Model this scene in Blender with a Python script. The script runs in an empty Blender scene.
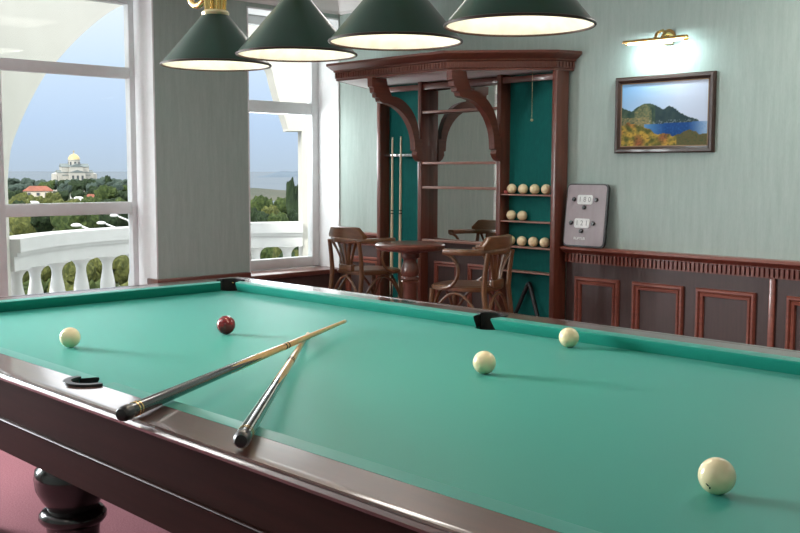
import bpy, bmesh, math, random
from mathutils import Vector, Matrix, noise
random.seed(7)
S = bpy.context.scene
COL = S.collection
PI = math.pi
R_ = math.radians

# ------------------------------------------------------------------ materials
MATS = {}
def node_mat(name):
    m = bpy.data.materials.new(name); m.use_nodes = True
    nt = m.node_tree; b = nt.nodes['Principled BSDF']
    MATS[name] = m
    return m, nt, b
def setp(b, **k):
    for n, v in k.items():
        b.inputs[n.replace('_', ' ')].default_value = v
def mix_col(nt, fac, c1, c2):
    mx = nt.nodes.new('ShaderNodeMix'); mx.data_type = 'RGBA'
    nt.links.new(fac, mx.inputs['Factor'])
    mx.inputs['A'].default_value = (*c1, 1); mx.inputs['B'].default_value = (*c2, 1)
    return mx.outputs['Result']
def tex_noise(nt, scale, vec_scale=(1, 1, 1), detail=4, rough=.55, dist=0.0):
    tc = nt.nodes.new('ShaderNodeTexCoord'); mp = nt.nodes.new('ShaderNodeMapping')
    mp.inputs['Scale'].default_value = vec_scale
    nt.links.new(tc.outputs['Object'], mp.inputs['Vector'])
    n = nt.nodes.new('ShaderNodeTexNoise'); n.inputs['Scale'].default_value = scale
    n.inputs['Detail'].default_value = detail; n.inputs['Roughness'].default_value = rough
    n.inputs['Distortion'].default_value = dist
    nt.links.new(mp.outputs['Vector'], n.inputs['Vector'])
    return n.outputs['Fac']
def ramp(nt, fac, a, b):
    r = nt.nodes.new('ShaderNodeMapRange'); r.inputs['From Min'].default_value = a; r.inputs['From Max'].default_value = b
    nt.links.new(fac, r.inputs['Value']); return r.outputs['Result']
def bump(nt, b, fac, strength, dist=.002):
    bp = nt.nodes.new('ShaderNodeBump'); bp.inputs['Strength'].default_value = strength; bp.inputs['Distance'].default_value = dist
    nt.links.new(fac, bp.inputs['Height']); nt.links.new(bp.outputs['Normal'], b.inputs['Normal'])
def plain(name, c, rough=.5, metal=0, c2=None, scale=20, vs=(1, 1, 1), lo=.35, hi=.65, bmp=0, bd=.002, spec=.5, coat=0, coat_r=.05):
    m, nt, b = node_mat(name)
    setp(b, Roughness=rough, Metallic=metal)
    b.inputs['Specular IOR Level'].default_value = spec
    b.inputs['Coat Weight'].default_value = coat; b.inputs['Coat Roughness'].default_value = coat_r
    f = tex_noise(nt, scale, vs)
    c2 = c2 or tuple(min(1, x * .82) for x in c)
    nt.links.new(mix_col(nt, ramp(nt, f, lo, hi), c, c2), b.inputs['Base Color'])
    if bmp: bump(nt, b, f, bmp, bd)
    return m
def wood(name, c, c2, axis, rough=.35, coat=.4, scale=9, coat_r=.08, spec=.5):
    vs = [6, 6, 6]; vs['xyz'.index(axis)] = .45
    return plain(name, c, rough, 0, c2, scale, tuple(vs), .3, .7, .08, .001, spec, coat, coat_r)

MA_D, MA_L = (.105, .030, .018), (.16, .048, .028)          # mahogany
for ax in 'xyz':
    wood('mahogany_' + ax, (.160, .043, .023), (.105, .028, .016), ax)
    wood('rail_' + ax, (.090, .029, .017), (.060, .019, .012), ax, .32, 1.0, 8, .10)
    MATS['rail_' + ax].node_tree.nodes['Principled BSDF'].inputs['Coat IOR'].default_value = 1.6
    wood('apron_' + ax, (.028, .0085, .006), (.019, .006, .0042), ax, .45, .0, spec=.06)
    wood('bistro_' + ax, (.185, .080, .030), (.115, .048, .018), ax, .33, .5)
    wood('table_red_' + ax, (.17, .055, .032), (.11, .034, .020), ax, .3, .5)
wood('panel_dark', (.072, .041, .036), (.054, .031, .027), 'z', .5, .1)
wood('frame_red', (.26, .074, .046), (.185, .050, .031), 'x', .38, .35)
wood('sill_wood', (.16, .05, .035), (.11, .034, .024), 'y', .32, .5)
plain('cloth', (.011, .242, .182), .50, 0, (.010, .226, .170), 260, lo=.3, hi=.7, bmp=.15, bd=.0006, spec=.35)
plain('cushion_cloth', (.011, .242, .182), .42, 0, (.010, .226, .170), 260, lo=.3, hi=.7, bmp=.12, bd=.0006, spec=.4)
for cm in ('cloth', 'cushion_cloth'):
    b = MATS[cm].node_tree.nodes['Principled BSDF']
    b.inputs['Sheen Weight'].default_value = .12; b.inputs['Sheen Roughness'].default_value = .35; b.inputs['Sheen Tint'].default_value = (.62, 1, .93, 1)
plain('teal_felt', (.006, .140, .125), .8, 0, (.005, .120, .107), 60, (1, 1, .3), spec=.2)
plain('black_leather', (.010, .009, .009), .32, 0, (.014, .012, .012), 90, bmp=.1)
plain('pocket_lining', (.008, .010, .009), .7)
plain('black_lacquer', (.006, .006, .006), .22, 0, (.009, .007, .007), 20, coat=.6)
plain('ivory', (.90, .76, .48), .16, 0, (.87, .72, .44), 9, coat=.3)
plain('red_ball', (.22, .008, .010), .10, 0, (.18, .006, .008), 9, coat=.5)
plain('ink', (.015, .015, .015), .5)
plain('maple', (.66, .40, .15), .28, 0, (.58, .33, .11), 14, (4, 4, .5), coat=.4)
plain('cue_pale', (.62, .50, .33), .35, 0, (.55, .43, .28), 14)
plain('brass', (.80, .56, .22), .22, 1, (.72, .48, .18), 30)
plain('brass_pale', (.82, .72, .48), .30, 1, (.75, .62, .36), 30)
plain('steel', (.6, .6, .6), .25, 1)
plain('shade_green', (.010, .052, .032), .34, 0, (.009, .047, .029), 12, spec=.35, coat=.15, coat_r=.12)
plain('shade_lining', (.86, .83, .76), .6)
plain('shade_rim', (.05, .025, .018), .4)
plain('white_frame', (.70, .72, .72), .45, 0, (.67, .69, .69))
plain('white_wall', (.83, .845, .845), .75, 0, (.80, .815, .815))
plain('ceiling_white', (.80, .79, .77), .8, 0, (.78, .77, .75))
plain('plaster', (.55, .53, .475), .85, 0, (.53, .51, .455), 4, bmp=.05)
plain('stone_white', (.62, .615, .60), .8, 0, (.59, .585, .57), 8, bmp=.05)
plain('carpet', (.33, .140, .160), .95, 0, (.22, .084, .100), 160, lo=.3, hi=.7, bmp=.6, bd=.004, spec=.1)
plain('shelf_edge', (.34, .17, .13), .4, 0, (.28, .14, .10), 20)
plain('board_grey', (.33, .275, .285), .45, 0, (.29, .24, .25), 30, (1, 1, .2), coat=.2)
plain('board_edge', (.012, .011, .011), .4)
plain('counter_white', (.82, .82, .80), .4)
plain('digit_grey', (.28, .28, .27), .5)
plain('frame_walnut', (.050, .022, .013), .45, 0, (.034, .015, .009), 30, (1, 1, 1), coat=.1)
plain('gilt', (.22, .13, .06), .5, .3)
plain('beads', (.75, .62, .36), .3, .6)
plain('chalk_red', (.45, .10, .09), .8)
# outdoors
plain('grass', (.040, .050, .016), 1, 0, (.022, .032, .010), .35, lo=.3, hi=.7, spec=.1)
plain('leaf_dark', (0.0323, 0.0513, 0.0228), .9, 0, (0.0133, 0.0228, 0.0114), 11, lo=.35, hi=.6, bmp=.8, bd=.05, spec=.15)
plain('leaf_mid', (0.0646, 0.0874, 0.0266), .9, 0, (0.0247, 0.0399, 0.0133), 11, lo=.35, hi=.6, bmp=.8, bd=.05, spec=.15)
plain('leaf_olive', (0.1178, 0.1254, 0.0380), .9, 0, (0.0494, 0.0589, 0.0190), 11, lo=.35, hi=.6, bmp=.8, bd=.05, spec=.15)
plain('leaf_hazy', (0.0665, 0.0893, 0.0722), 1, 0, (0.0418, 0.0608, 0.0513), 11, lo=.35, hi=.6, bmp=.8, bd=.05, spec=.1)  # leaf green paled by distance haze put into the colour
plain('bark', (.06, .045, .03), .9)
plain('sea', (.12, .145, .17), .9, 0, (.11, .135, .16), .004, spec=.1)  # haze over the water greyed into the base colour
plain('headland', (.11, .145, .18), 1, 0, (.10, .13, .165), .01, spec=.1)  # blue-grey distance haze mixed into the base colour
plain('scrub', (.06, .07, .055), 1, 0, (.09, .09, .07), .03, lo=.35, hi=.65, spec=.1)
plain('church_wall', (.44, .425, .385), .9)
plain('church_roof', (.16, .19, .19), .7)
plain('church_window', (.06, .07, .08), .5)
plain('church_gold', (.55, .42, .20), .5, .2)
plain('roof_tile', (.27, .095, .06), .9, 0, (.20, .07, .045), .8)
plain('house_wall', (.62, .56, .47), .9)
plain('lamp_metal', (.75, .76, .76), .5)

def wallpaper(name, c, c2):
    m, nt, b = node_mat(name)
    f1 = tex_noise(nt, 5, (7, 7, .7), 6, .65)
    f2 = tex_noise(nt, 60, (3, 3, .6), 3, .6)
    mx = nt.nodes.new('ShaderNodeMath'); mx.operation = 'MULTIPLY_ADD'
    nt.links.new(f2, mx.inputs[0]); mx.inputs[1].default_value = .45; nt.links.new(f1, mx.inputs[2])
    nt.links.new(mix_col(nt, ramp(nt, mx.outputs[0], .48, 1.0), c, c2), b.inputs['Base Color'])
    setp(b, Roughness=.8); b.inputs['Specular IOR Level'].default_value = .25
    bump(nt, b, f2, .25, .0012)
wallpaper('wallpaper', (.345, .430, .392), (.435, .520, .480))

m, nt, b = node_mat('mirror'); setp(b, Roughness=.015, Metallic=1); b.inputs['Base Color'].default_value = (.86, .88, .86, 1)
m, nt, b = node_mat('window_glass')
nt.nodes.remove(b)
tr = nt.nodes.new('ShaderNodeBsdfTransparent'); gl = nt.nodes.new('ShaderNodeBsdfGlossy'); gl.inputs['Roughness'].default_value = .01
tr.inputs['Color'].default_value = (.97, .98, .98, 1)
mx = nt.nodes.new('ShaderNodeMixShader')
mx.inputs[0].default_value = .005; nt.links.new(tr.outputs[0], mx.inputs[1]); nt.links.new(gl.outputs[0], mx.inputs[2])
nt.links.new(mx.outputs[0], nt.nodes['Material Output'].inputs['Surface'])
def emit(name, c, s):
    m, nt, b = node_mat(name)
    b.inputs['Emission Color'].default_value = (*c, 1); b.inputs['Emission Strength'].default_value = s
    b.inputs['Base Color'].default_value = (*c, 1)
emit('bulb_glow', (1, .86, .62), 14)
emit('tube_glow', (.85, .97, 1), 5)
emit('fill_panel_glow', (1, .95, .88), 3)  # glow of the added ceiling panels
# canvas of the picture: colours stored per vertex
m, nt, b = node_mat('canvas')
at = nt.nodes.new('ShaderNodeAttribute'); at.attribute_name = 'paint'
nt.links.new(at.outputs['Color'], b.inputs['Base Color']); setp(b, Roughness=.7); b.inputs['Specular IOR Level'].default_value = .2

# ------------------------------------------------------------------ mesh helpers
class MB:
    def __init__(s): s.bm = bmesh.new()
    def box(s, lo, hi, bev=0.0, seg=2):
        lo = Vector(lo); hi = Vector(hi)
        r = bmesh.ops.create_cube(s.bm, size=1)
        for v in r['verts']:
            v.co = Vector(((lo[i] + hi[i]) / 2 + v.co[i] * (hi[i] - lo[i])) for i in range(3))
        if bev:
            es = {e for v in r['verts'] for e in v.link_edges}
            bmesh.ops.bevel(s.bm, geom=list(es), offset=bev, segments=seg, profile=.5, affect='EDGES')
        return s
    def lathe(s, prof, c=(0, 0, 0), seg=32, M=None, cap=True):
        c = Vector(c); rings = []
        for r, z in prof:
            ring = []
            for k in range(seg):
                a = 2 * PI * k / seg; p = Vector((r * math.cos(a), r * math.sin(a), z))
                if M: p = M @ p
                ring.append(s.bm.verts.new(p + c))
            rings.append(ring)
        for A, B in zip(rings, rings[1:]):
            for k in range(seg):
                s.bm.faces.new((A[k], A[(k + 1) % seg], B[(k + 1) % seg], B[k]))
        if cap:
            s.bm.faces.new(rings[0][::-1]); s.bm.faces.new(rings[-1])
        return s
    def prism(s, poly, z0, z1, f=None):
        """poly: 2-D outline (may be concave), extruded; f maps (a,b,h) to a point"""
        f = f or (lambda a, b, h: Vector((a, b, h)))
        A = [s.bm.verts.new(f(a, b, z0)) for a, b in poly]; B = [s.bm.verts.new(f(a, b, z1)) for a, b in poly]
        n = len(poly)
        fs = [s.bm.faces.new(A[::-1]), s.bm.faces.new(B)]
        for i in range(n):
            s.bm.faces.new((A[i], A[(i + 1) % n], B[(i + 1) % n], B[i]))
        for q in fs: q.normal_update()
        bmesh.ops.triangulate(s.bm, faces=fs, ngon_method='EAR_CLIP')
        return s
    def tube(s, pts, r, seg=10, closed=False, flat=None):
        pts = [Vector(p) for p in pts]; n = len(pts); rings = []
        rr = r if isinstance(r, (list, tuple)) else [r] * n
        up = Vector((0, 0, 1)); prev = None
        for i, p in enumerate(pts):
            if closed: t = pts[(i + 1) % n] - pts[i - 1]
            else: t = pts[min(i + 1, n - 1)] - pts[max(i - 1, 0)]
            t.normalize()
            if prev is None:
                a = t.cross(up)
                if a.length < 1e-3: a = t.cross(Vector((1, 0, 0)))
            else: a = prev - t * prev.dot(t)
            a.normalize(); prev = a; b = t.cross(a)
            ring = []
            for k in range(seg):
                w = 2 * PI * k / seg; ca, sa = math.cos(w), math.sin(w)
                if flat: ca, sa = ca * flat[0], sa * flat[1]
                ring.append(s.bm.verts.new(p + (a * ca + b * sa) * rr[i]))
            rings.append(ring)
        m = n if closed else n - 1
        for i in range(m):
            A, B = rings[i], rings[(i + 1) % n]
            for k in range(seg):
                s.bm.faces.new((A[k], A[(k + 1) % seg], B[(k + 1) % seg], B[k]))
        if not closed:
            s.bm.faces.new(rings[0][::-1]); s.bm.faces.new(rings[-1])
        return s
    def sphere(s, c, r, sub=3, sc=(1, 1, 1)):
        g = bmesh.ops.create_icosphere(s.bm, subdivisions=sub, radius=r)
        for v in g['verts']: v.co = Vector(v.co[i] * sc[i] for i in range(3)) + Vector(c)
        return s
    def sweep_ring(s, rect, prof):
        """closed profile [(out,z)] swept round rectangle (x0,y0,x1,y1) with mitred corners"""
        x0, y0, x1, y1 = rect
        rings = []
        for sx, sy, X, Y in ((-1, -1, x0, y0), (1, -1, x1, y0), (1, 1, x1, y1), (-1, 1, x0, y1)):
            rings.append([s.bm.verts.new((X + sx * o, Y + sy * o, z)) for o, z in prof])
        n = len(prof)
        for i in range(4):
            A, B = rings[i], rings[(i + 1) % 4]
            for k in range(n):
                s.bm.faces.new((A[k], B[k], B[(k + 1) % n], A[(k + 1) % n]))
        return s
    def sweep_path(s, path, prof, f):
        """open mitred polyline in 2-D (path), profile [(out,h)] closed; out is to the right of travel; f(a,b,h)"""
        n = len(path); rings = []
        P = [Vector(p) for p in path]
        for i in range(n):
            d0 = (P[i] - P[i - 1]).normalized() if i else None
            d1 = (P[i + 1] - P[i]).normalized() if i < n - 1 else None
            d0 = d0 or d1; d1 = d1 or d0
            n0 = Vector((d0.y, -d0.x)); n1 = Vector((d1.y, -d1.x)); b = (n0 + n1); b = b / max(.2, b.dot(n0))
            rings.append([s.bm.verts.new(f(P[i].x + b.x * o, P[i].y + b.y * o, h)) for o, h in prof])
        m = len(prof)
        for A, B in zip(rings, rings[1:]):
            for k in range(m):
                s.bm.faces.new((A[k], B[k], B[(k + 1) % m], A[(k + 1) % m]))
        e = [s.bm.faces.new(rings[0][::-1]), s.bm.faces.new(rings[-1])]
        for q in e: q.normal_update()
        bmesh.ops.triangulate(s.bm, faces=e, ngon_method='EAR_CLIP')
        return s
    def build(s, name, mat, parent=None, smooth=35, label=None):
        bmesh.ops.recalc_face_normals(s.bm, faces=s.bm.faces)
        me = bpy.data.meshes.new(name); s.bm.to_mesh(me); s.bm.free()
        me.materials.append(MATS[mat])
        if smooth:
            for p in me.polygons: p.use_smooth = True
            me.set_sharp_from_angle(angle=R_(smooth))
        o = bpy.data.objects.new(name, me); COL.objects.link(o)
        if parent: attach(o, parent)
        if label: o['label'] = label
        return o
WORLD = {}
def attach(o, parent):
    o.parent = parent
    o.matrix_parent_inverse = WORLD.get(parent.name, Matrix()).inverted()
def thing(name, label, cat, loc=(0, 0, 0), group=None, rz=0, local=False):
    o = bpy.data.objects.new(name, None); COL.objects.link(o); o.empty_display_size = .1
    o.location = loc; o.rotation_euler = (0, 0, rz)
    if not local: WORLD[o.name] = Matrix.Translation(loc)      # children are written in room coordinates
    tag(o, label, cat, group); return o
def tag(o, label, cat, group=None, kind=None):
    o['label'] = label; o['category'] = cat
    if group: o['group'] = group
    if kind: o['kind'] = kind
    return o
def struct(o, label=None, cat=None):
    o['kind'] = 'structure'
    if label: o['label'] = label
    if cat: o['category'] = cat
    return o
def copy_tree(o, parent=None):
    c = o.copy(); COL.objects.link(c)
    if parent: c.parent = parent
    for ch in list(o.children): copy_tree(ch, c)
    return c
def xz(y0): return lambda a, b, h: Vector((a, y0 - h, b))       # outlines drawn on the long wall, growing into the room
def text_mesh(name, body, size, mat, parent, M):
    cu = bpy.data.curves.new('lettering', 'FONT'); cu.body = body; cu.size = size; cu.align_x = 'CENTER'; cu.align_y = 'CENTER'; cu.extrude = .0006
    t = bpy.data.objects.new('lettering', cu); COL.objects.link(t)
    dg = bpy.context.evaluated_depsgraph_get(); me = bpy.data.meshes.new_from_object(t.evaluated_get(dg))
    bpy.data.objects.remove(t); bpy.data.curves.remove(cu)
    me.transform(M); me.materials.clear(); me.materials.append(MATS[mat])
    o = bpy.data.objects.new(name, me); COL.objects.link(o); attach(o, parent); return o

# ------------------------------------------------------------------ camera
YAW, PITCH, ROLL, FPX = .8028, .0948, .002, 1007.07
CAM = Vector((4.124, -2.8163, 1.39))
fwv = Vector((-math.sin(YAW) * math.cos(PITCH), math.cos(YAW) * math.cos(PITCH), -math.sin(PITCH)))
rv = Vector((math.cos(YAW), math.sin(YAW), 0)); uv = rv.cross(fwv)
r2 = rv * math.cos(ROLL) + uv * math.sin(ROLL); u2 = -rv * math.sin(ROLL) + uv * math.cos(ROLL)
cd = bpy.data.cameras.new('camera'); cam = bpy.data.objects.new('camera', cd); COL.objects.link(cam)
cd.sensor_width = 36; cd.lens = FPX * 36 / 800; cd.clip_end = 30000; cd.clip_start = .05
Mr = Matrix((r2, u2, -fwv)).transposed().to_4x4(); cam.matrix_world = Matrix.Translation(CAM) @ Mr
S.camera = cam
def far(px, d):
    """plan position at distance d in the bearing px of the view"""
    h = Vector((-math.sin(YAW), math.cos(YAW), 0)) + rv * (px - 400) / FPX
    return Vector((CAM.x, CAM.y, 0)) + h * d
def farz(py, d): return CAM.z - (py - 170.7) * d / FPX

# ------------------------------------------------------------------ room shell
XW, XG, YR, ZC = -2.13, -2.40, 2.54, 2.76            # window wall, glazing, long wall, ceiling
XB, YB = 6.6, -5.6
def sbox(name, lo, hi, mat, bev=0, parent=None):
    o = MB().box(lo, hi, bev).build(name, mat, parent, 0)
    if not parent: struct(o)
    return o
sbox('floor', (XW - .35, YB, -.06), (XB, YR, 0), 'carpet')
sbox('ceiling', (XW - .35, YB - .1, ZC), (XB + .1, YR + .1, ZC + .1), 'ceiling_white')
sbox('wall_right', (XW - .36, YR, -.06), (XB + .1, YR + .12, ZC), 'wallpaper')
sbox('wall_back', (XB, YB, -.06), (XB + .1, YR, ZC), 'wallpaper')
sbox('wall_front', (XW - .36, YB - .1, -.06), (XB + .1, YB, ZC), 'wallpaper')
# the window wall: lintels, pier, piece under the sill, solid piece beyond the glazed door
DY0, DY1, WY0, WY1 = -1.02, .86, 1.64, 2.54
m = MB()
m.box((XG - .06, DY1, -.06), (XW, WY0, ZC))
m.box((XG - .06, WY0, -.06), (XW, WY1, .575))
m.box((XG - .06, WY0, 2.60), (XW, WY1, ZC))
m.box((XG - .06, DY0, 2.60), (XW, DY1, ZC))
m.box((XG - .06, -1.75, -.06), (XW, DY0, ZC)); m.box((XG - .06, YB, -.06), (XW, -3.25, ZC)); m.box((XG - .06, -3.25, 2.60), (XW, -1.75, ZC)); m.box((XG - .06, -3.25, -.06), (XW, -1.75, .575))
struct(m.build('wall_left', 'wallpaper', None, 0))
# white painted reveals
m = MB()
m.box((XG - .05, DY1 - .012, 0), (XW + .002, DY1, 2.60)); m.box((XG - .05, DY0, 0), (XW + .002, DY0 + .012, 2.60)); m.box((XG - .05, DY0, 2.588), (XW + .002, DY1, 2.60))
struct(m.build('trim_1', 'white_wall', None, 0), 'white painted reveal round the balcony glazing', 'trim')
m = MB()
m.box((XG - .05, WY1 - .012, .575), (XW + .002, WY1, 2.60)); m.box((XG - .05, WY0, .575), (XW + .002, WY0 + .012, 2.60)); m.box((XG - .05, WY0, 2.588), (XW + .002, WY1, 2.60))
struct(m.build('trim_2', 'white_wall', None, 0), 'white painted reveal of the right window', 'trim')
# crown moulding
def crown(name, path):
    m = MB(); m.sweep_path(path, [(0, ZC), (0, 2.63), (.02, 2.63), (.025, 2.65), (.05, 2.67), (.075, 2.71), (.085, 2.73), (.085, ZC)], lambda a, b, h: Vector((a, b, h)))
    struct(m.build(name, 'ceiling_white', None, 25))
crown('trim_3', [(XW, YB), (XW, YR), (XB, YR)])

def window(name, y0, y1, z0, z1, bars, muls, fw, label):
    """white frame with bars; one glass pane for every opening"""
    f = MB(); x0, x1 = XG - .045, XG + .02
    f.box((x0, y0, z0), (x1, y0 + fw, z1), .004); f.box((x0, y1 - fw, z0), (x1, y1, z1), .004)
    f.box((x0, y0 + fw, z0), (x1, y1 - fw, z0 + fw), .004); f.box((x0, y0 + fw, z1 - fw), (x1, y1 - fw, z1), .004)
    ys = [y0 + fw]; 
    for a, b in muls:
        f.box((x0, a, z0 + fw), (x1, b, z1 - fw), .004); ys += [a, b]
    ys.append(y1 - fw); zs = [z0 + fw]
    for a, b in bars: zs += [a, b]
    zs.append(z1 - fw)
    for i in range(0, len(ys), 2):
        for a, b in bars: f.box((x0 + .004, ys[i], a), (x1 - .004, ys[i + 1], b), .004)
    fo = struct(f.build(name, 'white_frame', None, 30), label, 'window')
    for i in range(0, len(ys), 2):
        for j in range(0, len(zs), 2):
            g = MB().box((XG - .014, ys[i], zs[j]), (XG - .010, ys[i + 1], zs[j + 1])).build('pane', 'window_glass', fo, 0)
window('window_1', DY0, DY1, .02, 2.60, [(1.082, 1.166), (2.033, 2.110)], [(-.25, -.105)], .052, 'white framed balcony glazing left of the pier')
window('window_2', WY0, WY1, .600, 2.60, [(1.842, 1.938)], [], .082, 'white framed window right of the pier')
window('added_window', -3.25, -1.75, .600, 2.60, [(1.842, 1.938)], [(-2.53, -2.47)], .082, 'added wide white framed window out of view beyond the balcony glazing')  # imagined window, added out of view for extra light from the left
m = MB().box((XG - .02, WY0 - .02, .560), (XW + .045, WY1 - .001, .598), .008); m.box((XW + .003, DY1 - .02, .585), (XW + .05, WY0 - .02, .628), .008); m.box((XW - .10, DY1 - .035, .585), (XW + .045, DY1 - .013, .628), .006)
struct(m.build('trim_4', 'sill_wood'), 'reddish wooden window sill', 'sill')
# panelling below sill and pier
m = MB().box((XW, DY1 - .005, 0), (XW + .018, YR, .56))
w = struct(m.build('trim_5', 'panel_dark', None, 0), 'dark wooden panelling below the window sill', 'panelling')

# wainscot on the long wall
def wainscot(name, x0, x1, frames, strips, label):
    root = struct(MB().box((x0, YR - .02, .0), (x1, YR, .86)).build(name, 'panel_dark', None, 0), label, 'wainscot')
    m = MB(); prof = [(0, .862), (.045, .862), (.05, .868), (.062, .872), (.085, .884), (.092, .890), (.092, .902), (.086, .906), (0, .906)]
    m.sweep_path([(x0, YR), (x1, YR)], prof, lambda a, b, h: Vector((a, b, h))); m.build('cap_rail', 'frame_red', root, 25)
    m = MB().box((x0, YR - .032, .800), (x1, YR - .018, .862)); n = int((x1 - x0) / .0285)
    for i in range(n):
        m.box((x0 + .006 + i * .0285, YR - .046, .808), (x0 + .006 + i * .0285 + .0165, YR - .03, .856))
    m.build('dentil_strip', 'frame_red', root, 0)
    for a, b in frames:
        m = MB(); P = [(0, 0), (0, .014), (.007, .024), (.018, .024), (.026, .012), (.032, .019), (.046, .016), (.05, 0)]
        rings = []
        for X, Z, sx, sz in ((a, .17, 1, 1), (b, .17, -1, 1), (b, .712, -1, -1), (a, .712, 1, -1)):
            rings.append([m.bm.verts.new((X + sx * o, YR - .019 - h, Z + sz * o)) for o, h in P])
        for i in range(4):
            A, B = rings[i], rings[(i + 1) % 4]
            for k in range(len(P) - 1): m.bm.faces.new((A[k], B[k], B[k + 1], A[k + 1]))
        m.build('panel_frame', 'frame_red', root, 25)
    for a in strips:
        MB().box((a, YR - .036, .02), (a + .036, YR - .018, .80), .006).build('pilaster_strip', 'frame_red', root)
    MB().box((x0, YR - .035, 0), (x1, YR - .018, .12), .006).build('skirting', 'panel_dark', root)
wainscot('trim_6', .165, XB, [(.240, .577), (.673, 1.027), (1.109, 1.478), (1.658, 1.99), (2.09, 2.44), (2.54, 2.89), (3.10, 3.45), (3.55, 3.9)], [1.555, 2.99], 'dark panelled wainscot right of the cabinet')
wainscot('trim_7', XW + .02, -1.55, [(-2.02, -1.62)], [], 'dark panelled wainscot left of the cabinet')
# raised floor of the seating corner
PZ = .20
struct(MB().box((XW + .02, .95, 0), (.75, YR - .04, PZ), .01).build('platform', 'carpet'), 'carpeted raised floor of the seating corner', 'platform')

# ------------------------------------------------------------------ billiard table
L, W, LH, WD = 3.55, 1.564, 1.65, .159
ZB, ZN, ZR = .80, .843, .846
bt = thing('billiard_table', 'large billiard table with teal green cloth and dark mahogany rails', 'billiard table', (L / 2, -W / 2, 0))
PR = .055
LHN = 1.725
pockets = [(-.035, .035, 135), (LH, .045, 90), (L + .035, .035, 45), (L + .035, -W - .035, -45), (LHN, -W - .045, -90), (-.035, -W - .035, -135)]
def arc(c, r, a0, a1, n=14): return [(c[0] + r * math.cos(R_(a0 + (a1 - a0) * i / n)), c[1] + r * math.sin(R_(a0 + (a1 - a0) * i / n))) for i in range(n + 1)]
# bed with the six pocket notches
e = .052
def bed_outline():
    p = []
    p += arc((-.035, .035), PR, -108, 18, 12)[::1] if False else []
    q = math.degrees(math.asin((e - .035) / PR))
    p += arc((-.035, .035), PR, -90 - q, q, 12)              # far left corner, counted clockwise round the bed
    p += arc((LH, .045), PR, 180 - 7.3, 367.3, 14)
    p += arc((L + .035, .035), PR, 180 - q, 270 + q, 12)
    p += arc((L + .035, -W - .035), PR, 90 - q, 180 + q, 12)
    p += arc((LHN, -W - .045), PR, -7.3, 187.3, 14)
    p += arc((-.035, -W - .035), PR, -q, 90 + q, 12)
    return p
MB().prism(bed_outline(), ZB - .03, ZB).build('playing_surface', 'cloth', bt, 0)
# wooden rails
q0 = math.degrees(math.asin(.015 / PR)); q1 = math.degrees(math.asin(.005 / PR))
def long_rail(f, LH):
    p = [(-WD, WD)] + arc((-.035, .035), PR + .004, 135, q0, 12) + arc((LH, .045), PR + .004, 180 - q1, q1, 16) + arc((L + .035, .035), PR + .004, 180 - q0, 45, 12) + [(L + WD, WD)]
    return [f(a, b) for a, b in p]
def end_rail(f):
    p = [(-WD, WD)] + arc((-.035, .035), PR + .004, 135, 270 - q0, 12) + arc((-.035, -W - .035), PR + .004, 90 + q0, 225, 12) + [(-WD, -W - WD)]
    return [f(a, b) for a, b in p]
for f, lh in ((lambda a, b: (a, b), LH), (lambda a, b: (a, -W - b), LHN)):
    MB().prism(long_rail(f, lh), .8215, ZR).build('rail', 'rail_x', bt, 30)
for f in (lambda a, b: (a, b), lambda a, b: (L - a, b)):
    MB().prism(end_rail(f), .8215, ZR).build('rail', 'rail_y', bt, 30)
RECT = (-WD, -W - WD, L + WD, WD)
MB().sweep_ring(RECT, [(-.02, .822), (0, .822), (.006, .826), (.008, .832), (.002, .836), (.001, .839), (.004, .842), (.003, .8465), (-.004, .8475), (-.02, .8468)]).build('rail_moulding', 'rail_x', bt, 40)
MB().sweep_ring(RECT, [(-.06, .822), (-.010, .822), (-.010, .712), (-.004, .711), (-.001, .7075), (-.004, .704), (-.008, .703), (-.008, .618), (-.06, .618)]).build('apron', 'apron_x', bt, 40)
MB().box((.1, -W - .02, .66), (L - .1, .02, .765)).build('slate_frame', 'apron_x', bt, 0)
# cushions: six pieces
cp = [(0, .0375), (0, .0435), (.006, .0452), (.0495, .0462), (.0495, .0005), (.022, .0005)]       # (back from the nose, up from the cloth)
def cushion(P0, d, n, length, c0, c1):
    """P0 start on the nose line, d along, n outward; c0/c1: how far the back corner runs past the nose end"""
    m = MB(); d = Vector(d); n = Vector(n); P0 = Vector(P0)
    A = [m.bm.verts.new(P0 + n * o + d * (-c0 * o / .05) + Vector((0, 0, ZB + z))) for o, z in cp]
    B = [m.bm.verts.new(P0 + n * o + d * (length + c1 * o / .05) + Vector((0, 0, ZB + z))) for o, z in cp]
    k = len(cp)
    for i in range(k): m.bm.faces.new((A[i], B[i], B[(i + 1) % k], A[(i + 1) % k]))
    for fc in (m.bm.faces.new(A[::-1]), m.bm.faces.new(B)): fc.material_index = 1
    m.build('cushion', 'cushion_cloth', bt, 40).data.materials.append(MATS['black_leather'])
JC, JM = .052, .043
for y, n, lh in ((0, (0, 1, 0), LH), (-W, (0, -1, 0), LHN)):
    cushion((JC, y, 0), (1, 0, 0), n, lh - JM - JC, .033, -.010)
    cushion((lh + JM, y, 0), (1, 0, 0), n, L - lh - JM - JC, -.010, .033)
cushion((0, -W + JC, 0), (0, 1, 0), (-1, 0, 0), W - 2 * JC, .033, .033)
cushion((L, -W + JC, 0), (0, 1, 0), (1, 0, 0), W - 2 * JC, .033, .033)
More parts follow.
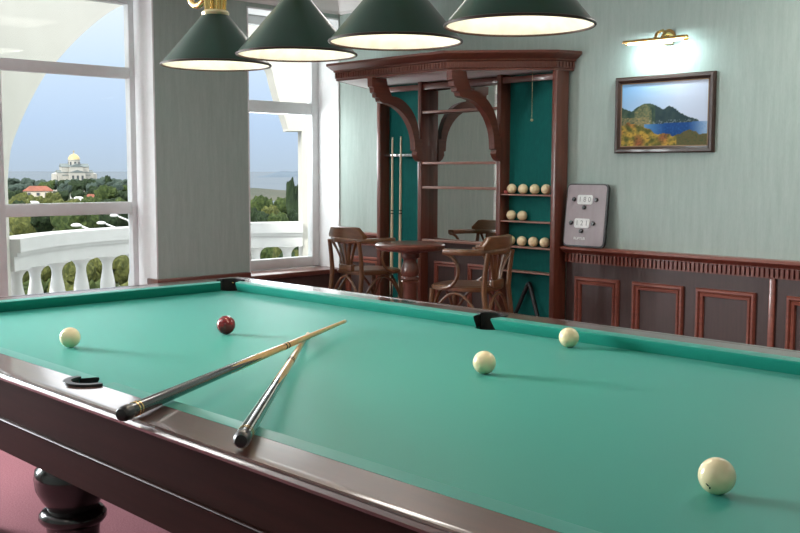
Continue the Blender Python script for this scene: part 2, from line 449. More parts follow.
for x, y, a in pockets:
    half = 112 if a in (90, -90) else 128
    ri, ro = PR - .005, PR + (.014 if a in (90, -90) else .016)
    o_, i_ = arc((x, y), ro, a - half * .78, a + half * .78, 22), arc((x, y), ri, a + half * .78, a - half * .78, 22)
    m = MB().prism(o_ + i_, ZR - .001, ZR + .006)
    pk = m.build('pocket', 'black_leather', bt, 40)
    m = MB().prism(arc((x, y), PR + .003, a - half * .72, a + half * .72, 22) + arc((x, y), PR - .003, a + half * .72, a - half * .72, 22), ZB - .002, ZR)
    m.lathe([(PR, ZB - .001), (PR, .69), (.001, .685)], (x, y, 0), 28, None, False)
    m.build('pocket_liner', 'pocket_lining', pk, 40)
    ca, sa = math.cos(R_(a)), math.sin(R_(a))
    MB().sphere((x + ca * (PR - .006), y + sa * (PR - .006), .828), .0055, 2).build('pocket_bolt', 'brass', pk)
leg_prof = [(.100, .625), (.108, .615), (.108, .500), (.094, .490), (.098, .478), (.109, .468), (.114, .440), (.110, .405), (.096, .375), (.080, .352), (.078, .344), (.090, .338), (.102, .325), (.103, .310), (.095, .298), (.082, .290), (.080, .27), (.076, .16), (.082, .13), (.100, .11), (.100, .085), (.085, .075), (.105, .05), (.112, .03), (.105, 0)]
lm = None
for x in (.25, 1.205, 2.25, 3.28):
    for y in (-.145, -1.42):
        if lm is None: lm = MB().lathe(leg_prof, (0, 0, 0), 40).build('leg', 'black_lacquer', bt, 50); o = lm
        else: o = lm.copy(); COL.objects.link(o)
        o.location = (x, y, 0)

# balls on the cloth
ivory_me = None
def ball(x, y, z, mat, label, group=None, r=.034, name='billiard_ball'):
    global ivory_me
    if mat == 'ivory' and ivory_me:
        o = bpy.data.objects.new(name, ivory_me); COL.objects.link(o)
    else:
        m = MB(); bmesh.ops.create_uvsphere(m.bm, u_segments=40, v_segments=24, radius=r); o = m.build(name, mat, None, 180)
        if mat == 'ivory': ivory_me = o.data
    o.location = (x, y, z); tag(o, label, 'ball', group); return o
GB = 'balls lying on the billiard table'
bz = ZB + .0342
b1 = ball(3.232, -1.146, bz, 'ivory', 'cream ball nearest the viewer, small black mark on its lower left', GB)
ball(2.212, -.627, bz, 'ivory', 'cream ball in mid cloth, in front of the far middle pocket', GB)
ball(2.114, -.086, bz, 'ivory', 'cream ball almost touching the far long cushion', GB)
ball(.970, -1.300, bz, 'ivory', 'cream ball on the left of the cloth behind the near middle pocket', GB)
ball(1.097, -.766, bz, 'red_ball', 'dark red ball on the green cloth', GB)
# the mark on the near ball
def ball_patch(o, px, py, w, h, rot):
    c = o.location
    d = (fwv + r2 * (px - 400) / FPX - u2 * (py - 266.5) / FPX).normalized()
    oc = CAM - c; bq = oc.dot(d); t = -bq - math.sqrt(max(0, bq * bq - oc.dot(oc) + .034 ** 2)); n = (oc + d * t).normalized()
    a = n.cross(Vector((0, 0, 1))).normalized(); b = n.cross(a); a, b = a * math.cos(rot) + b * math.sin(rot), b * math.cos(rot) - a * math.sin(rot)
    m = MB(); vs = []
    for k in range(12):
        w_ = 2 * PI * k / 12; q = (n * .034 + a * w * math.cos(w_) + b * h * math.sin(w_)).normalized() * .0342
        vs.append(m.bm.verts.new(q))
    m.bm.faces.new(vs); p = m.build('mark', 'ink', None, 180); p.parent = o
ball_patch(b1, 707.5, 485, .0016, .0042, .9); ball_patch(b1, 709.8, 488, .0017, .0030, -.4)

# cues
def cue(a, b, label, name='billiard_cue', group=None, dark='black_lacquer', shaft='maple', frac=.47, r0=.0165, r1=.0065, stripes=True):
    a, b = Vector(a), Vector(b); Lc = (b - a).length; d = (b - a).normalized()
    t = thing(name, label, 'cue', a, group)
    Mq = d.to_track_quat('Z', 'Y').to_matrix().to_4x4()
    rad = lambda s: r0 + (r1 - r0) * s
    def piece(nm, s0, s1, mat, extra=0, seg=20, par=t):
        n = 6; m = MB().lathe([(rad(s0 + (s1 - s0) * i / n) + extra, Lc * (s0 + (s1 - s0) * i / n)) for i in range(n + 1)], a, seg, Mq)
        return m.build(nm, mat, par, 60)
    m = MB().lathe([(.006, -.006), (.012, -.005), (r0 * .95, .002), (r0 + .0006, .008), (r0 + .0006, .03)], a, 20, Mq); m.build('bumper', 'black_leather', t, 50)
    piece('butt', .018, frac, dark); sh = piece('shaft', frac, .985, shaft); piece('ferrule', .985, .993, 'ivory'); piece('tip', .993, 1.0, 'cue_pale')
    # pointed splices: maple points running down into the dark butt
    X = Mq @ Vector((1, 0, 0)); Y = Mq @ Vector((0, 1, 0))
    for k in range(4):
        w = PI / 4 + k * PI / 2; m = MB(); vs = []
        for s, hw in ((frac + .002, .72), (frac - .05, .42), (frac - .13, .06)):
            row = []
            for j in range(5):
                w2 = w + hw * (j / 2 - 1); row.append(m.bm.verts.new(a + d * (Lc * s) + (X * math.cos(w2) + Y * math.sin(w2)) * (rad(s) + .0004)))
            vs.append(row)
        for A, B in zip(vs, vs[1:]):
            for j in range(4): m.bm.faces.new((A[j], A[j + 1], B[j + 1], B[j]))
        m.build('splice_point', shaft, t, 60)
        if stripes:
            m = MB(); vs = []
            for s in (.02, .12, .22, frac - .12):
                row = []
                for j in range(3):
                    w2 = w + .10 * (j - 1); row.append(m.bm.verts.new(a + d * (Lc * s) + (X * math.cos(w2) + Y * math.sin(w2)) * (rad(s) + .0005)))
                vs.append(row)
            for A, B in zip(vs, vs[1:]):
                for j in range(2): m.bm.faces.new((A[j], A[j + 1], B[j + 1], B[j]))
            m.build('inlay_line', 'maple' if stripes == 'gold' else 'counter_white', t, 60)
    for s in (.60, .615): piece('ring', s, s + .006, 'bark', .0006)
    for s in (.030, .038): piece('ring', s, s + .003, 'brass', .0008)
    return t
def along(p, q, y): k = (y - p[1]) / (q[1] - p[1]); return k
# the lower cue lies on rail and cloth, the upper one on rail and lower cue
A0, A1 = Vector((2.187, -1.773, 0)), Vector((1.273, -.351, 0))
B0, B1 = Vector((2.542, -1.714, 0)), Vector((1.325, -.571, 0))
R0, R1 = .0165, .0065
def set_heights(P, Q, zq):
    """rest on the outer wooden rail edge, tip height zq"""
    k = max(0.0, min(.3, ((-W - .004) - P.y) / (Q.y - P.y))); k = max(k, 0)
    r = R0 + (R1 - R0) * k; zk = ZR + .0012 + r * 1.02
    P.z = zk + (zk - zq) * k / (1 - k); Q.z = zq
set_heights(B0, B1, ZB + R1 + .0008)
# crossing
dA, dB = A1 - A0, B1 - B0; den = dA.x * dB.y - dA.y * dB.x; w0 = B0 - A0
sA = (w0.x * dB.y - w0.y * dB.x) / den; sB = (w0.x * dA.y - w0.y * dA.x) / den
zc = B0.z + dB.z * sB + (R0 + (R1 - R0) * sB) + (R0 + (R1 - R0) * sA) + .0008
kA = ((-W - .004) - A0.y) / dA.y; zA = ZR + .0012 + (R0 + (R1 - R0) * kA) * 1.02
sl = (zc - zA) / (sA - kA); A0.z = zA - sl * kA; A1.z = zA + sl * (1 - kA)
cue(A0, A1, 'upper crossed cue with black butt and pale shaft reaching furthest over the cloth', stripes=False)
cue(B0, B1, 'lower crossed cue with black and white striped butt, lying under the other cue')

# ------------------------------------------------------------------ billiard lamp over the table
lx = [1.080, 1.5375, 1.995, 2.4525]; LY = -.78; LZ = 1.751
lamp = thing('billiard_lamp', 'brass billiard lamp with four dark green conical shades hanging over the table', 'lamp', (sum(lx) / 4, LY, 2.05))
MB().tube([(lx[0] - .10, LY, 2.045), (lx[3] + .13, LY, 2.045)], .013, 16).build('bar', 'brass', lamp)
for x0, sgn in ((lx[0] - .10, -1), (lx[3] + .13, 1)):
    pts = [(x0 + sgn * (.01 + .048 * math.sin(t)), LY, 2.012 + .034 * math.cos(t)) for t in [i * PI / 10 for i in range(0, 17)]]
    o = MB().tube(pts, .012, 12).sphere((pts[-1][0], LY, pts[-1][2]), .015, 2).build('scroll_end', 'brass', lamp)
for x0 in (lx[0] + .35, lx[3] - .35): MB().tube([(x0, LY, 2.05), (x0, LY, ZC - .02)], .008, 12).lathe([(.055, ZC - .001), (.05, ZC - .015), (.015, ZC - .035)], (x0, LY, 0), 24).build('suspension_rod', 'brass', lamp)
for i, x in enumerate(lx):
    c = (x, LY, 0)
    sh = MB().lathe([(.190, LZ + .012), (.045, LZ + .182), (.040, LZ + .186)], c, 64, None, False).build('shade', 'shade_green', lamp, 40)
    MB().lathe([(.187, LZ + .009), (.042, LZ + .179), (.0, LZ + .181)], c, 64, None, False).build('shade_lining', 'shade_lining', sh, 40)
    MB().tube([(x + .1905 * math.cos(k * PI / 32), LY + .1905 * math.sin(k * PI / 32), LZ + .0085) for k in range(64)], .0042, 8, True).build('shade_rim', 'shade_rim', sh)
    m = MB().lathe([(.030, LZ + .178), (.047, LZ + .180), (.049, LZ + .188), (.043, LZ + .196), (.036, LZ + .198)], c, 40); m.build('collar', 'brass_pale', lamp)
    m = MB()
    n = 22
    prof = [(.034, LZ + .197), (.037, LZ + .235), (.040, LZ + .247), (.030, LZ + .252), (.014, LZ + .262), (.012, LZ + .29)]
    rings = []
    for r, z in prof:
        rings.append([m.bm.verts.new((x + (r + (.0028 if k % 2 else -.0012) * (r > .03)) * math.cos(PI * k / n), LY + (r + (.0028 if k % 2 else -.0012) * (r > .03)) * math.sin(PI * k / n), z)) for k in range(2 * n)])
    for A, B in zip(rings, rings[1:]):
        for k in range(2 * n): m.bm.faces.new((A[k], A[(k + 1) % (2 * n)], B[(k + 1) % (2 * n)], B[k]))
    m.build('lamp_holder', 'brass', lamp, 30)
    bl = MB().sphere((x, LY, LZ + .125), .030, 3, (1, 1, 1.15)).build('bulb', 'bulb_glow', lamp, 180)

# ------------------------------------------------------------------ cabinet on the long wall
CY = 2.400; CB = YR - .012
cab = thing('billiard_cabinet', 'mahogany wall cabinet with canopy cornice, mirror, teal felt bays and ball shelves', 'cabinet', (-.69, YR - .02, PZ))
px_ = [(-1.535, -1.497), (-1.095, -1.058), (-.345, -.308), (.118, .155)]
ZT = 2.03
for a, b in px_: MB().box((a, CY, PZ), (b, CB, ZT), .004).build('post', 'mahogany_z', cab)
for a, b in ((px_[0][1], px_[1][0]), (px_[2][1], px_[3][0])):
    MB().box((a, CB - .03, PZ), (b, CB - .001, ZT)).build('back_panel', 'teal_felt', cab, 0)
a, b = px_[1][1], px_[2][0]
MB().prism([(a, CB - .044), (b, CB - .086), (b, CB - .080), (a, CB - .039)], .895, 1.972).build('mirror', 'mirror', cab, 0)
MB().box((a, CB - .039, PZ), (b, CB - .001, ZT)).build('mirror_backing', 'mahogany_z', cab, 0)
MB().box((a, CB - .055, PZ), (b, CB - .0395, .875)).build('base_panel', 'panel_dark', cab, 0)
for f0, f1 in ((-.985, -.745), (-.655, -.415)):
    m = MB(); P = [(0, 0), (0, .010), (.012, .016), (.022, .008), (.034, .012), (.036, 0)]; rings = []
    for X, Z, sx, sz in ((f0, .33, 1, 1), (f1, .33, -1, 1), (f1, .735, -1, -1), (f0, .735, 1, -1)):
        rings.append([m.bm.verts.new((X + sx * o, CB - .055 - h, Z + sz * o)) for o, h in P])
    for i in range(4):
        A, B = rings[i], rings[(i + 1) % 4]
        for k in range(len(P) - 1): m.bm.faces.new((A[k], B[k], B[k + 1], A[k + 1]))
    m.build('panel_frame', 'frame_red', cab, 25)
for z in (1.811, 1.445, 1.2696, .887): MB().box((a, CY + .006, z - .009), (b, CB - .087, z + .009), .003).build('mirror_shelf', 'shelf_edge', cab)
SHZ = [1.236, 1.058, .887, .722]
for z in SHZ: MB().box((px_[2][1], CY + .006, z - .010), (px_[3][0], CB - .031, z), .003).build('ball_shelf', 'shelf_edge', cab)
for a, b in ((px_[0][1], px_[1][0]), (px_[1][1], px_[2][0]), (px_[2][1], px_[3][0])):
    MB().box((a, CY + .012, 1.972), (b, CY + .030, 2.012), .003).build('header_rail', 'mahogany_x', cab)
    MB().box((a, CB - .056, PZ), (b, CB - .0555 + .02, PZ + .03)).build('plinth', 'mahogany_x', cab)
# cue rack bar with notches
m = MB(); p = [(px_[0][1], CY + .004), (px_[1][0], CY + .004), (px_[1][0], CB - .03), (px_[0][1], CB - .03)]
m.box((px_[0][1], CY + .045, 1.495), (px_[1][0], CB - .031, 1.515), .003); m.build('cue_rack_bar', 'steel', cab, label='pale metal cue rack bar')
# brackets
def bracket(x):
    y, z = CY, 0
    pr = [(2.402, 1.455), (2.385, 1.458), (2.360, 1.478), (2.345, 1.505), (2.350, 1.530), (2.332, 1.535), (2.330, 1.560)]
    n = 12                                                   # concave sweep up to the arm
    for i in range(1, n + 1):
        t = i / n * PI / 2
        pr.append((2.330 - .315 * (1 - math.cos(t)), 1.560 + .300 * math.sin(t)))
    pr += [(1.990, 1.868), (1.985, 1.890), (1.958, 1.896), (1.955, 1.920), (1.935, 1.928), (1.930, 1.960), (1.915, 1.968), (1.912, 2.028)]
    pr += [(2.05, 2.028), (2.06, 1.985)]
    for i in range(n + 1):
        t = i / n * PI / 2
        pr.append((2.10 + .275 * math.sin(t), 1.62 + .29 * math.cos(t)))
    pr += [(2.402, 1.62)]
    MB().prism(pr, x - .024, x + .024, lambda a, b, h: Vector((h, a, b))).build('bracket', 'mahogany_y', cab, 30)
bracket(-1.0765); bracket(-.3265)
# cornice: frieze with dentils and a flared crown, following the stepped plan
top_path = [(-1.88, YR - .004), (-1.51, 1.885), (-.35, 1.885), (.195, 2.36), (.245, YR - .004)]
def off(path, d):
    return path
prof = [(-.075, 2.030), (-.062, 2.030), (-.062, 2.042), (-.056, 2.046), (-.056, 2.086), (-.046, 2.092), (-.044, 2.100), (-.030, 2.108), (-.012, 2.124), (-.004, 2.130), (0, 2.134), (0, 2.148), (-.006, 2.151), (-.075, 2.151)]
MB().sweep_path(top_path, prof, lambda a, b, h: Vector((a, b, h))).build('cornice', 'mahogany_x', cab, 25)
def inset(path, d):
    P = [Vector(p) for p in path]; out = []
    for i in range(len(P)):
        d0 = (P[i] - P[i - 1]).normalized() if i else None
        d1 = (P[i + 1] - P[i]).normalized() if i < len(P) - 1 else None
        d0 = d0 or d1; d1 = d1 or d0
        n0 = Vector((d0.y, -d0.x)); n1 = Vector((d1.y, -d1.x)); b = n0 + n1; b = b / b.dot(n0)
        out.append(P[i] - b * d)
    return [tuple(v) for v in out]
ins = inset(top_path, .070)
MB().prism(ins, 2.031, 2.046).build('canopy_soffit', 'ceiling_white', cab, 0, label='white underside of the canopy')
MB().prism(ins, 2.138, 2.149).build('canopy_top', 'mahogany_x', cab, 0)
dp = inset(top_path, .056)
for i in range(4):
    m = MB(); p, q = Vector(dp[i]), Vector(dp[i + 1]); d = (q - p); n = int(d.length / .026); d.normalize(); nn = Vector((d.y, -d.x))
    for k in range(n):
        c = p + d * (.013 + k * .026); P = [c - d * .0075, c + d * .0075, c + d * .0075 + nn * .007, c - d * .0075 + nn * .007]
        m.prism([tuple(v) for v in P], 2.049, 2.084)
    m.build('dentil_frieze', 'mahogany_x', cab, 0)
# balls on the shelves
def row(xs, z, names, group, y=2.462):
    for x, nme in zip(xs, names): ball(x, y, z + .0343, 'ivory', nme, group)
row([-.257, -.159, -.060, .035], SHZ[0], ['leftmost cream ball of the four on the top ball shelf', 'second cream ball from the left on the top ball shelf', 'third cream ball from the left on the top ball shelf', 'rightmost cream ball on the top ball shelf beside the cabinet post'], 'balls on the top cabinet shelf')
row([-.258, -.163], SHZ[1], ['left cream ball of the pair on the second ball shelf', 'right cream ball of the pair on the second ball shelf'], 'balls on the second cabinet shelf')
row([-.264, -.164, -.067, .029], SHZ[2], ['leftmost cream ball on the third ball shelf, half hidden by the chair back', 'second cream ball from the left on the third ball shelf', 'third cream ball from the left on the third ball shelf', 'rightmost cream ball on the third ball shelf beside the cabinet post'], 'balls on the third cabinet shelf')
o = MB().box((-.296, 2.425, SHZ[0] + .001), (-.272, 2.449, SHZ[0] + .024), .004).build('chalk_cube', 'chalk_red'); tag(o, 'small reddish chalk left of the balls on the top ball shelf', 'chalk')
# cues standing in the left bay
cue((-1.395, 2.420, PZ + .002), (-1.387, 2.427, 1.640), 'left one of two pale cues standing in the cabinet rack', group='cues in the cabinet rack', stripes=False, frac=.30, shaft='cue_pale', r0=.0135)
cue((-1.305, 2.420, PZ + .002), (-1.297, 2.427, 1.644), 'right one of two pale cues standing in the cabinet rack', group='cues in the cabinet rack', stripes=False, frac=.24, shaft='cue_pale', r0=.0135)
# triangle leaning in the right bay
m = MB(); tz = PZ + .016; pts = []
cs = [(-.285, tz), (.080, tz), (-.103, .655)]
for i in range(3):
    p, q, r = Vector(cs[i]), Vector(cs[i - 1]), Vector(cs[(i + 1) % 3]); rr = .035
    a = p + (q - p).normalized() * rr; b = p + (r - p).normalized() * rr
    for k in range(7):
        t = k / 6; v = a * (1 - t) ** 2 + p * 2 * t * (1 - t) + b * t * t; pts.append(v)
def tri_pt(v): k = (v.y - tz) / .45; return Vector((v.x, 2.425 + .045 * k, v.y))
m.tube([tri_pt(v) for v in pts], .0145, 8, True, (1.0, 1.0))
o = m.build('ball_triangle', 'board_edge', None, 50); tag(o, 'black ball triangle leaning in the bottom of the right cabinet bay', 'triangle')
# pull cord
pc = thing('pull_cord', 'thin beaded pull cord hanging from the canopy in front of the right bay', 'cord', (-.012, 2.36, 2.03))
m = MB()
for i in range(60): m.sphere((-.012, 2.36, 2.028 - i * .005), .0022, 1)
m.build('chain', 'beads', pc); MB().sphere((-.012, 2.36, 1.718), .0095, 3).build('pull_knob', 'beads', pc)

# ------------------------------------------------------------------ scoreboard leaning on the wainscot
sb = thing('scoreboard', 'grey scoreboard with two white counters leaning on the wainscot cap beside the cabinet', 'scoreboard', (.345, 2.50, .908), local=True)
sb.rotation_euler = (R_(-6.0), 0, 0); sb.location = (.345, 2.468, .9085)
def rrect(w, h, r, n=6):
    p = []
    for cx_, cz_, a0 in ((w / 2 - r, h / 2 - r, 0), (-w / 2 + r, h / 2 - r, 90), (-w / 2 + r, -h / 2 + r, 180), (w / 2 - r, -h / 2 + r, 270)):
        p += arc((cx_, cz_), r, a0, a0 + 90, n)
    return p
def sbp(poly, dz, y0, y1, name, mat, dx=0, par=None):
    return MB().prism([(a + dx, b + dz) for a, b in poly], y0, y1, lambda a, b, h: Vector((a, -h, b))).build(name, mat, par or sb, 30)
sbp(rrect(.315, .402, .03), .201, .0, .022, 'backboard', 'board_edge'); sbp(rrect(.297, .384, .024), .201, .0215, .026, 'face_panel', 'board_grey')
for zc_, dx, txt in ((.300, -.008, '180'), (.150, -.018, '121')):
    cw = sbp(rrect(.116, .060, .014), zc_, .0255, .030, 'counter_window', 'counter_white', dx)
    t = text_mesh('digits', ' '.join(txt), .046, 'digit_grey', sb, Matrix.Translation((dx, -.0308, zc_)) @ Matrix.Rotation(PI / 2, 4, 'X'))
    for kx, kz in ((dx - .082, 0), (dx + .086, 0), (dx, -.050)):
        m = MB().lathe([(.0135, 0), (.0135, .012), (.010, .016)], (0, 0, 0), 16, Matrix.Rotation(PI / 2, 4, 'X')); 
        for v in m.bm.verts: v.co += Vector((kx, -.0255, zc_ + kz))
        m.build('knob', 'black_lacquer', sb)
text_mesh('lettering', 'RUPTUR', .024, 'counter_white', sb, Matrix.Translation((-.03, -.0268, .052)) @ Matrix.Rotation(PI / 2, 4, 'X'))

# ------------------------------------------------------------------ picture
PX0, PX1, PZ0, PZ1 = .515, 1.185, 1.500, 1.962
pic = thing('picture', 'walnut framed picture of a green headland and blue bay on the wall', 'picture', ((PX0 + PX1) / 2, YR - .01, PZ0))
m = MB(); P = [(0, .002), (0, .022), (.008, .030), (.022, .030), (.034, .022), (.040, .014), (.040, .002)]; rings = []
for X, Z, sx, sz in ((PX0, PZ0, 1, 1), (PX1, PZ0, -1, 1), (PX1, PZ1, -1, -1), (PX0, PZ1, 1, -1)):
    rings.append([m.bm.verts.new((X + sx * o, YR - h, Z + sz * o)) for o, h in P])
for i in range(4):
    A, B = rings[i], rings[(i + 1) % 4]
    for k in range(len(P)): m.bm.faces.new((A[k], B[k], B[(k + 1) % len(P)], A[(k + 1) % len(P)]))
m.build('frame', 'frame_walnut', pic, 30)
m = MB()
for X0, X1, Z0, Z1 in ((PX0 + .038, PX1 - .038, PZ0 + .038, PZ0 + .044), (PX0 + .038, PX1 - .038, PZ1 - .044, PZ1 - .038), (PX0 + .038, PX0 + .044, PZ0 + .038, PZ1 - .038), (PX1 - .044, PX1 - .038, PZ0 + .038, PZ1 - .038)):
    m.box((X0, YR - .0155, Z0), (X1, YR - .0085, Z1))
m.build('gilt_slip', 'gilt', pic, 0)
def s2l(c): return tuple((x / 255 / 12.92) if x < 10 else ((x / 255 + .055) / 1.055) ** 2.4 for x in c)
def paint(u, v):
    """u 0..1 left to right, v 0..1 bottom to top"""
    def lerp(a, b, t): t = max(0, min(1, t)); return tuple(x + (y - x) * t for x, y in zip(a, b))
    n = noise.noise(Vector((u * 18, v * 14, 1.3))); n2 = noise.noise(Vector((u * 45, v * 38, 4.1))); n3 = noise.noise(Vector((u * 7, v * 7, 9)))
    sky = lerp(lerp((120, 170, 215), (196, 205, 222), u * 1.5), (190, 200, 220), 1 - v)
    c = sky
    pts = [(-.01, .63), (.05, .60), (.12, .56), (.20, .63), (.27, .68), (.36, .67), (.44, .62), (.50, .57), (.56, .63), (.62, .59), (.70, .50), (.80, .43), (.88, .40), (.92, .36), (.94, .32)]
    h = -1
    for (a, b), (a2, b2) in zip(pts, pts[1:]):
        if a <= u <= a2: h = b + (b2 - b) * (u - a) / (a2 - a)
    h += n2 * .012
    if h > 0 and v < h:
        c = lerp((44, 66, 58), (82, 96, 74), .5 + n * .8)
        if .16 < u < .36 and v < .70 - abs(u - .27) * 1.4: c = lerp(c, (150, 138, 92), .45 + n2 * .5)
        if u > .40: c = lerp(c, (40, 58, 70), .62)
        if v < .41 and .30 < u < .85 and n2 > .12: c = lerp(c, (170, 172, 172), .42)
        if v < .46 and u < .34: c = lerp(c, (165, 140, 95), .45 + n2 * .6)
    if v < .365 - .03 * (1 - u) + .0 and u > .28:
        c = lerp(lerp((92, 140, 180), (24, 66, 122), (u - .28) * 4), (160, 184, 210), (u - .78) * 4.5)
        c = lerp(c, (60, 120, 180), n2 * .5)
        if v < .335 and u > .9: pass
    sh = .33 - .33 * u * .62 + .05 * math.sin(u * 9) + n * .03 + n3 * .04
    if u < .16: sh = max(sh, .34)
    if u > .68: sh = max(sh, .155 + n * .03 + (u - .68) * .08)
    if v < sh:
        a = lerp((186, 150, 66), (82, 88, 44), .5 + n * 1.2); a = lerp(a, (170, 92, 62), max(0, n3) * 1.2)
        if u > .66: a = lerp((72, 80, 52), (112, 96, 62), .5 + n2)
        c = lerp(a, (58, 60, 34), max(0, n2) * .9)
    return c
m = MB(); NX, NY = 150, 100; x0, x1, z0, z1 = PX0 + .043, PX1 - .043, PZ0 + .043, PZ1 - .043
m.bm.verts.ensure_lookup_table()
G = [[m.bm.verts.new((x0 + (x1 - x0) * i / NX, YR - .012, z0 + (z1 - z0) * j / NY)) for i in range(NX + 1)] for j in range(NY + 1)]
for j in range(NY):
    for i in range(NX): m.bm.faces.new((G[j][i], G[j][i + 1], G[j + 1][i + 1], G[j + 1][i]))
cv = m.build('canvas', 'canvas', pic, 0)
ca_ = cv.data.color_attributes.new('paint', 'FLOAT_COLOR', 'POINT')
for k, v in enumerate(cv.data.vertices):
    ca_.data[k].color = (*s2l(paint((v.co.x - x0) / (x1 - x0), (v.co.z - z0) / (z1 - z0))), 1)
MB().box((x0, YR - .0115, z0), (x1, YR - .003, z1)).build('backing', 'frame_walnut', pic, 0)

# picture light above it
pl = thing('picture_light', 'slim brass picture light with glowing tube above the framed picture', 'wall lamp', (.86, YR - .01, 2.16))
MB().lathe([(.001, 0), (.045, .002), (.048, .012), (.036, .020), (.001, .024)], (.87, YR, 2.178), 28, Matrix.Rotation(PI / 2, 4, 'X')).build('wall_plate', 'brass', pl)
MB().tube([(.87, YR - .02, 2.18), (.86, YR - .06, 2.215), (.85, YR - .10, 2.20), (.845, YR - .12, 2.165)], .009, 12).build('arm', 'brass', pl)
MB().tube([(.90, YR - .02, 2.18), (.90, YR - .06, 2.195), (.90, YR - .10, 2.19), (.895, YR - .12, 2.165)], .011, 12).build('arm', 'brass', pl)
m = MB(); n = 14
for x in (.635, 1.055): pass
A, B = [], []
for k in range(n + 1):
    t = R_(-35 + 215 * k / n); A.append((YR - .12 + .019 * math.cos(t), 2.150 + .019 * math.sin(t)))
for k in range(n, -1, -1):
    t = R_(-35 + 215 * k / n); A.append((YR - .12 + .016 * math.cos(t), 2.150 + .016 * math.sin(t)))
m.prism(A, .635, 1.055, lambda a, b, h: Vector((h, a, b))); m.build('reflector', 'brass', pl, 40)
MB().tube([(.665, YR - .119, 2.1455), (1.03, YR - .119, 2.1455)], .0075, 12).build('tube', 'tube_glow', pl)
MB().tube([(.845, YR - .055, 2.138), (.925, YR - .055, 2.138)], .009, 12).build('switch_rod', 'brass_pale', pl)

# ------------------------------------------------------------------ bentwood armchairs and pedestal table
def chair(label, loc, rz):
    c = thing('armchair', label, 'chair', loc, None, rz, True)
    WORLD[c.name] = Matrix()
    m = MB(); out = []
    for k in range(36):
        t = 2 * PI * k / 36; ct, st = math.cos(t), math.sin(t); p = 2 / 3.0
        out.append((.215 * math.copysign(abs(ct) ** p, ct), .205 * math.copysign(abs(st) ** p, st)))
    m.prism(out, .472, .500); bmesh.ops.bevel(m.bm, geom=[e for e in m.bm.edges if len(e.link_faces) == 2 and e.calc_face_angle(0) > 1.2], offset=.008, segments=2, affect='EDGES')
    m.build('seat', 'bistro_x', c, 40)
    MB().prism([(a * .80, b * .80) for a, b in out], .4985, .5035).build('seat_panel', 'bistro_x', c, 40)
    # arm bow: flat board running round the back
    bow = [(.045, .225), (-.02, .230), (-.10, .222), (-.18, .180), (-.225, .09), (-.238, 0)]
    bow = bow + [(x, -y) for x, y in bow[-2::-1]]
    fine = []
    for (xa, ya), (xb, yb) in zip(bow, bow[1:]): fine += [(xa + (xb - xa) * k / 4, ya + (yb - ya) * k / 4) for k in range(4)]
    fine.append(bow[-1])
    MB().sweep_path(fine, [(-.026, .694), (.026, .694), (.030, .702), (.030, .722), (.026, .728), (-.026, .728), (-.030, .722), (-.030, .702)], lambda a, b, h: Vector((a, b, h))).build('arm_bow', 'bistro_x', c, 40)
    # crest rail: thick curved block on the bow with sloping ends
    m = MB(); rows = []
    for k in range(17):
        y = -.205 + .41 * k / 16; x = -.238 + .045 * (y / .205) ** 2 * 1.0; top = .805 - .055 * max(0, abs(y) - .15) / .055
        rows.append([m.bm.verts.new((x + dx, y, z)) for dx, z in ((.016, .726), (.014, top - .004), (.006, top), (-.018, top), (-.026, top - .006), (-.022, .726))])
    for A, B in zip(rows, rows[1:]):
        for k in range(6): m.bm.faces.new((A[k], A[(k + 1) % 6], B[(k + 1) % 6], B[k]))
    m.bm.faces.new(rows[0][::-1]); m.bm.faces.new(rows[-1]); m.build('crest_rail', 'bistro_y', c, 30)
    # fan splats
    m = MB().box((-.225, -.075, .494), (-.190, .075, .540), .006); m.build('splat_shoe', 'bistro_y', c)
    for k in range(5):
        y0, y1 = (k - 2) * .026, (k - 2) * .074; b = (k - 2) * .010
        pts = [(-.208, y0, .53), (-.212, y0 + (y1 - y0) * .22, .59), (-.220, y0 + (y1 - y0) * .55, .645), (-.230, y1, .705)]
        MB().tube(pts, [.009, .009, .011, .016], 8, False, (1.0, .55)).build('splat', 'bistro_z', c)
    for s in (1, -1):
        MB().tube([(-.275, s * .185, 0), (-.235, s * .182, .25), (-.205, s * .178, .48), (-.215, s * .180, .60), (-.232, s * .178, .71)], [.014, .017, .018, .016, .015], 12).build('leg', 'bistro_z', c, label='rear leg running up into the back')
        MB().tube([(.205, s * .185, 0), (.185, s * .170, .25), (.170, s * .160, .476)], [.013, .016, .019], 12).build('leg', 'bistro_z', c)
        # curved arm support
        pts = []
        for k in range(11):
            t = -PI / 2 + PI * k / 10
            pts.append((.070 - .110 * math.cos(t), s * .208, .594 + .106 * math.sin(t)))
        MB().tube(pts, .0115, 10).build('arm_support', 'bistro_z', c)
        pts = [(.178 - .36 * k / 12, s * .168, .28 + .178 * math.sin(PI * k / 12) ** .8) for k in range(13)]
        MB().tube(pts, .010, 8).build('leg_arch', 'bistro_z', c)
    pts = [(.180, -.155 + .31 * k / 12, .28 + .178 * math.sin(PI * k / 12) ** .8) for k in range(13)]
    MB().tube(pts, .010, 8).build('leg_arch', 'bistro_z', c)
    pts = [(-.218, -.165 + .33 * k / 12, .28 + .178 * math.sin(PI * k / 12) ** .8) for k in range(13)]
    MB().tube(pts, .010, 8).build('leg_arch', 'bistro_z', c)
    MB().tube([(-.01 + .19 * math.cos(2 * PI * k / 32), .165 * math.sin(2 * PI * k / 32), .19) for k in range(32)], .010, 8, True).build('stretcher', 'bistro_x', c)
    return c
chair('brown bentwood armchair near the window sill, its back to the billiard table', (-1.145, 1.965, PZ), R_(86))
bpy.data.objects['armchair'].scale = (.95, .95, 1)
chair('brown bentwood armchair in front of the ball shelves, turned towards the window', (-.012, 1.755, PZ), R_(195))
bpy.data.objects['armchair.001'].scale = (.95, .95, 1)
TBX, TBY = -.48, 1.72
